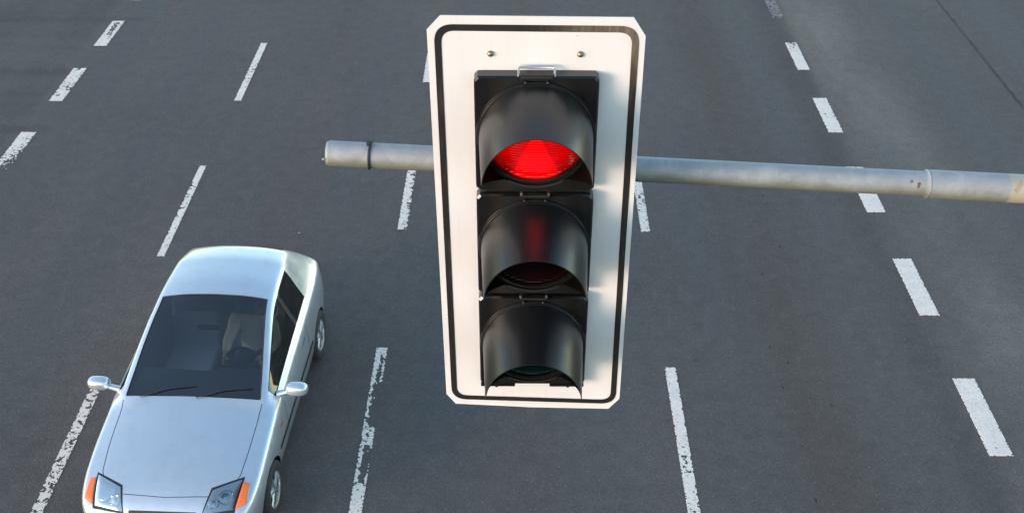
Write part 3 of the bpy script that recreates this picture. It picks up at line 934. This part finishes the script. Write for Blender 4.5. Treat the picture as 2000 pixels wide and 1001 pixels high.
# door mirrors
for sg in (1, -1):
    bm = bmesh.new()
    bmesh.ops.create_uvsphere(bm, u_segments=24, v_segments=16, radius=1)
    for v in bm.verts:
        x, y, z = v.co
        sq = lambda q: math.copysign(abs(q) ** 0.72, q)
        y2 = sq(y)
        v.co = CL(sg * 0.965, 1.44, 0.935) + Vector((sq(x) * 0.108, (min(y2, 0.35)) * 0.075, sq(z) * 0.068))
    tube_bm([CL(sg * .77, 1.43, .86), CL(sg * .90, 1.435, .90)], [.035, .028], 10, bm)
    mr = mkbm('mirror', bm, M['silver'], car, True, 50)
    b = lathe_bm([(0.0005, 0), (0.058, 0), (0.060, -0.003)], (0, 0, 0), 'y', 24)
    for v in b.verts: v.co = CL(sg * 0.965, 1.4685, 0.935) + Vector((v.co.x * 1.5, v.co.y, v.co.z))
    mkbm('mirror_glass', b, M['steel'], mr, True)
# wheels
for s, sg in WHEELS:
    c = CL(sg * 0.755, s, 0.285)
    wh = empty('wheel', c); wh.parent = car
    b = lathe_bm([(.185, -.085), (.235, -.092), (.268, -.088), (.283, -.070), (.285, 0), (.283, .070), (.268, .088), (.235, .092), (.185, .085)], (0, 0, 0), 'x', 48)
    mkbm('tyre', b, M['tyre'], wh, True, 45)
    b = lathe_bm([(.186, -.085), (.186, sg * -.02), (.175, sg * .055), (.180, sg * .080), (.190, sg * .086)], (0, 0, 0), 'x', 48)
    for k in range(5):
        a = 2 * math.pi * k / 5 + .3
        d = Vector((0, math.cos(a), math.sin(a))); q = Vector((sg, 0, 0))
        tube_bm([q * .055 + d * .02, q * .060 + d * .10, q * .050 + d * .182], [.032, .020, .026], 8, b)
    lathe_bm([(.0005, sg * .075), (.035, sg * .072), (.045, sg * .05)], (0, 0, 0), 'x', 20, b)
    mkbm('rim', b, M['alloy'], wh, True, 40)
# cabin
b = box_bm(CL(-.66, 1.30, .30), CL(.66, 3.45, .34), .01)
box_bm(CL(-.70, 1.35, .30), CL(-.665, 3.40, .80), .01, 2, b); box_bm(CL(.665, 1.35, .30), CL(.70, 3.40, .80), .01, 2, b)
box_bm(CL(-.60, 3.42, .30), CL(.60, 3.46, .85), .01, 2, b)
mkbm('cabin_tub', b, M['dash'], car)
bm = bmesh.new(); rws = []
for s, z in ((1.285, .885), (1.40, .90), (1.62, .905), (1.76, .89), (1.80, .82), (1.78, .60), (1.62, .45)):
    rws.append([bm.verts.new(CL(w * .645, s + .05 * (1 - abs(w)) * (1 if s > 1.5 else 0) * -1, z + (.030 if (w > .2 and w < .9 and 1.5 < s < 1.79 and z > .8) else 0) - .025 * w * w)) for w in [k / 8 - 1 for k in range(17)]])
for a, b_ in zip(rws[:-1], rws[1:]):
    for k in range(16): bm.faces.new((a[k], a[k + 1], b_[k + 1], b_[k]))
mkbm('dashboard', bm, M['dash'], car, True, 50)
def seat(w, s, name='seat', wd=.25):
    bm = box_bm(CL(w - wd, s - .28, .46), CL(w + wd, s + .25, .60), .05, 3)
    st = mkbm(name, bm, M['seat'], car, True, 60)
    bm = box_bm((-wd, -.06, 0), (wd, .06, .56), .05, 3)
    rot = Matrix.Translation(CL(w, s + .24, .55)) @ Matrix.Rotation(R(-20), 4, 'X')
    bmesh.ops.transform(bm, matrix=rot, verts=bm.verts[:])
    mkbm('seat_back', bm, M['seat'], st, True, 60)
    bm = box_bm((-.13, -.045, .60), (.13, .045, .76), .035, 3)
    bmesh.ops.transform(bm, matrix=rot, verts=bm.verts[:])
    mkbm('headrest', bm, M['seat'], st, True, 60)
seat(.34, 2.25); seat(-.34, 2.25); seat(0, 2.80, 'rear_seat', .54)
# steering wheel
SWC = CL(.34, 1.80, .90); SWM = Matrix.Translation(SWC) @ Matrix.Rotation(R(62), 4, 'X')
bm = bmesh.new()
pts = [SWM @ Vector((.182 * math.cos(a), .182 * math.sin(a), 0)) for a in [2 * math.pi * k / 36 for k in range(37)]]
tube_bm(pts, .014, 8, bm, cap=False)
for a in (0, math.pi, 1.5 * math.pi):
    tube_bm([SWM @ Vector((0, 0, -.02)), SWM @ Vector((.18 * math.cos(a), .18 * math.sin(a), 0))], [.03, .012], 8, bm)
tube_bm([SWM @ Vector((0, 0, .015)), SWM @ Vector((0, 0, -.10))], [.065, .05], 16, bm)
mkbm('steering_wheel', bm, M['dark'], car, True, 50)

# ------------------------------------------------------------------ driver
driver = empty('person', car.matrix_world.translation, CAR_YAW)
driver.location = car.location
tag(driver, 'person in beige long-sleeved top holding the steering wheel of the silver car', 'person')
def D(w, s, z): return CL(w * 1.035, s, z)
J = {  # joint: (position, radius)
    'pelvis': (D(.34, 2.33, .665), .135), 'waist': (D(.34, 2.38, .80), .125), 'chest': (D(.34, 2.43, .96), .145), 'neckb': (D(.34, 2.455, 1.075), .07),
    'neck': (D(.34, 2.44, 1.13), .052),
    'shl': (D(.51, 2.42, 1.03), .068), 'ell': (D(.60, 2.20, .87), .047), 'wrl': (D(.535, 1.925, .925), .030), 'hal': (D(.525, 1.865, .945), .034),
    'shr': (D(.17, 2.42, 1.03), .068), 'elr': (D(.09, 2.20, .87), .047), 'wrr': (D(.150, 1.925, .925), .030), 'har': (D(.158, 1.865, .945), .034),
    'hpl': (D(.43, 2.28, .655), .095), 'knl': (D(.47, 1.86, .74), .065), 'anl': (D(.46, 1.62, .42), .042), 'tol': (D(.46, 1.48, .40), .035),
    'hpr': (D(.25, 2.28, .655), .095), 'knr': (D(.21, 1.86, .74), .065), 'anr': (D(.22, 1.60, .42), .042), 'tor': (D(.22, 1.46, .40), .035)}
E_ = ['pelvis-waist', 'waist-chest', 'chest-neckb', 'neckb-neck', 'chest-shl', 'shl-ell', 'ell-wrl', 'wrl-hal', 'chest-shr', 'shr-elr', 'elr-wrr', 'wrr-har',
      'pelvis-hpl', 'hpl-knl', 'knl-anl', 'anl-tol', 'pelvis-hpr', 'hpr-knr', 'knr-anr', 'anr-tor']
names = list(J)
me = bpy.data.meshes.new('sk')
me.from_pydata([J[n_][0] for n_ in names], [tuple(names.index(q) for q in e.split('-')) for e in E_], [])
so = bpy.data.objects.new('sk', me); col.objects.link(so)
so.modifiers.new('k', 'SKIN')
if not me.skin_vertices:
    bpy.context.view_layer.objects.active = so
for i, n_ in enumerate(names):
    sv = me.skin_vertices[0].data[i]; sv.radius = (J[n_][1], J[n_][1] * (0.8 if n_ in ('chest', 'waist', 'pelvis') else 1)); sv.use_root = (n_ == 'pelvis')
ss = so.modifiers.new('ss', 'SUBSURF'); ss.levels = 2; ss.render_levels = 2
bpy.context.view_layer.update()
bme = bpy.data.meshes.new_from_object(so.evaluated_get(bpy.context.evaluated_depsgraph_get()))
bpy.data.objects.remove(so)
pb = bmesh.new(); pb.from_mesh(bme)
src = pb.copy()
# head with brow, nose, chin and ears on the same body mesh
hc = D(.34, 2.405, 1.225)
hb = bmesh.new(); bmesh.ops.create_uvsphere(hb, u_segments=24, v_segments=18, radius=1)
for v in hb.verts:
    x, y, z = v.co
    jaw = 1 - 0.28 * max(0, -z) ** 1.3
    p = Vector((x * .074 * jaw, y * .092 * (1 - .15 * max(0, -z)), z * .112))
    if y < -0.75 and abs(x) < .22 and -.35 < z < .12: p.y -= .016 * (1 - abs(x) / .22) * (1 - (z + .35) / .47 * .6)
    if y < -0.6 and .1 < z < .3 and abs(x) > .15: p.y += .006
    if abs(x) > .93 and abs(z) < .3: p.x *= 1.13
    v.co = hc + p
tm = bpy.data.meshes.new('t'); hb.to_mesh(tm); hb.free(); pb.from_mesh(tm)
# fingers curled round the rim, thumb along the inside
for cw, sgn in ((.515, 1), (.165, -1)):
    for k in range(4):
        a0 = (0.10 + 0.13 * k) * 1.0
        ang = a0 if sgn > 0 else math.pi - a0
        rimp = SWM @ Vector((.182 * math.cos(ang), .182 * math.sin(ang), 0)); rimp.x += 0.012
        nrm = (SWM.to_3x3() @ Vector((0, 0, 1))).normalized(); out = (SWM.to_3x3() @ Vector((math.cos(ang), math.sin(ang), 0))).normalized()
        ln = (.9, 1.0, .95, .8)[k]
        tube_bm([rimp + nrm * .020 + out * .004, rimp + nrm * .006 + out * .024 * ln, rimp - nrm * .016 + out * .018 * ln, rimp - nrm * .022 - out * .008 * ln], [.0095, .009, .008, .006], 8, pb)
    ang = 0.42 if sgn > 0 else math.pi - 0.42
    rimp = SWM @ Vector((.182 * math.cos(ang), .182 * math.sin(ang), 0)); rimp.x += 0.012
    tube_bm([rimp + nrm * .024 - out * .010, rimp + nrm * .010 - out * .024, rimp - nrm * .008 - out * .022], [.011, .010, .007], 8, pb)
fig = mkbm('body', pb, M['skin'], driver, True, 70)
def garment(name, sel, off, m):
    g = src.copy()
    bmesh.ops.delete(g, geom=[f for f in g.faces if not sel(f.calc_center_median())], context='FACES')
    g.normal_update()
    for v in g.verts: v.co += v.normal * off
    return mkbm(name, g, m, driver, True, 80)
yb = lambda s: s - LEN / 2
garment('top', lambda c: c.z > .70 and c.y > yb(1.955) and c.z < 1.10 and not (c.y < yb(2.24) and c.z < .80), .009, M['shirt'])
garment('trousers', lambda c: (c.z <= .715 or (c.y < yb(2.22) and c.z < .82)) and c.z > .46, .010, M['trousers'])
for w_ in (.46, .22):
    mkbm('shoe', tube_bm([D(w_, 1.66, .45), D(w_, 1.60, .405), D(w_, 1.52, .40), D(w_, 1.44, .40), D(w_, 1.41, .40)], [.05, .055, .05, .045, .015], 12), M['dark'], driver, True, 60)
hb = bmesh.new(); bmesh.ops.create_uvsphere(hb, u_segments=24, v_segments=18, radius=1)
for v in hb.verts:
    x, y, z = v.co
    v.co = hc + Vector((x * .084, y * .100 + .012, z * .112 + .012))
bmesh.ops.delete(hb, geom=[v for v in hb.verts if v.co.z - hc.z < .035 and v.co.y - hc.y < .02 or v.co.z - hc.z < -.06], context='VERTS')
mkbm('hair', hb, M['hair'], driver, True, 60)
for e in (-1, 1):
    eb = bmesh.new(); bmesh.ops.create_uvsphere(eb, u_segments=10, v_segments=8, radius=.011)
    for v in eb.verts: v.co += hc + Vector((e * .030, -.080, .012))
    mkbm('eye', eb, M['dark'], driver, True)

rm = mkbm('interior_mirror', box_bm(CL(-.11, 2.00, 1.185), CL(.11, 2.03, 1.245), .012), M['dark'], car, True, 50)
mkbm('mirror_stalk', tube_bm([CL(0, 2.01, 1.24), CL(0, 1.98, 1.268)], .008, 8), M['dark'], rm)
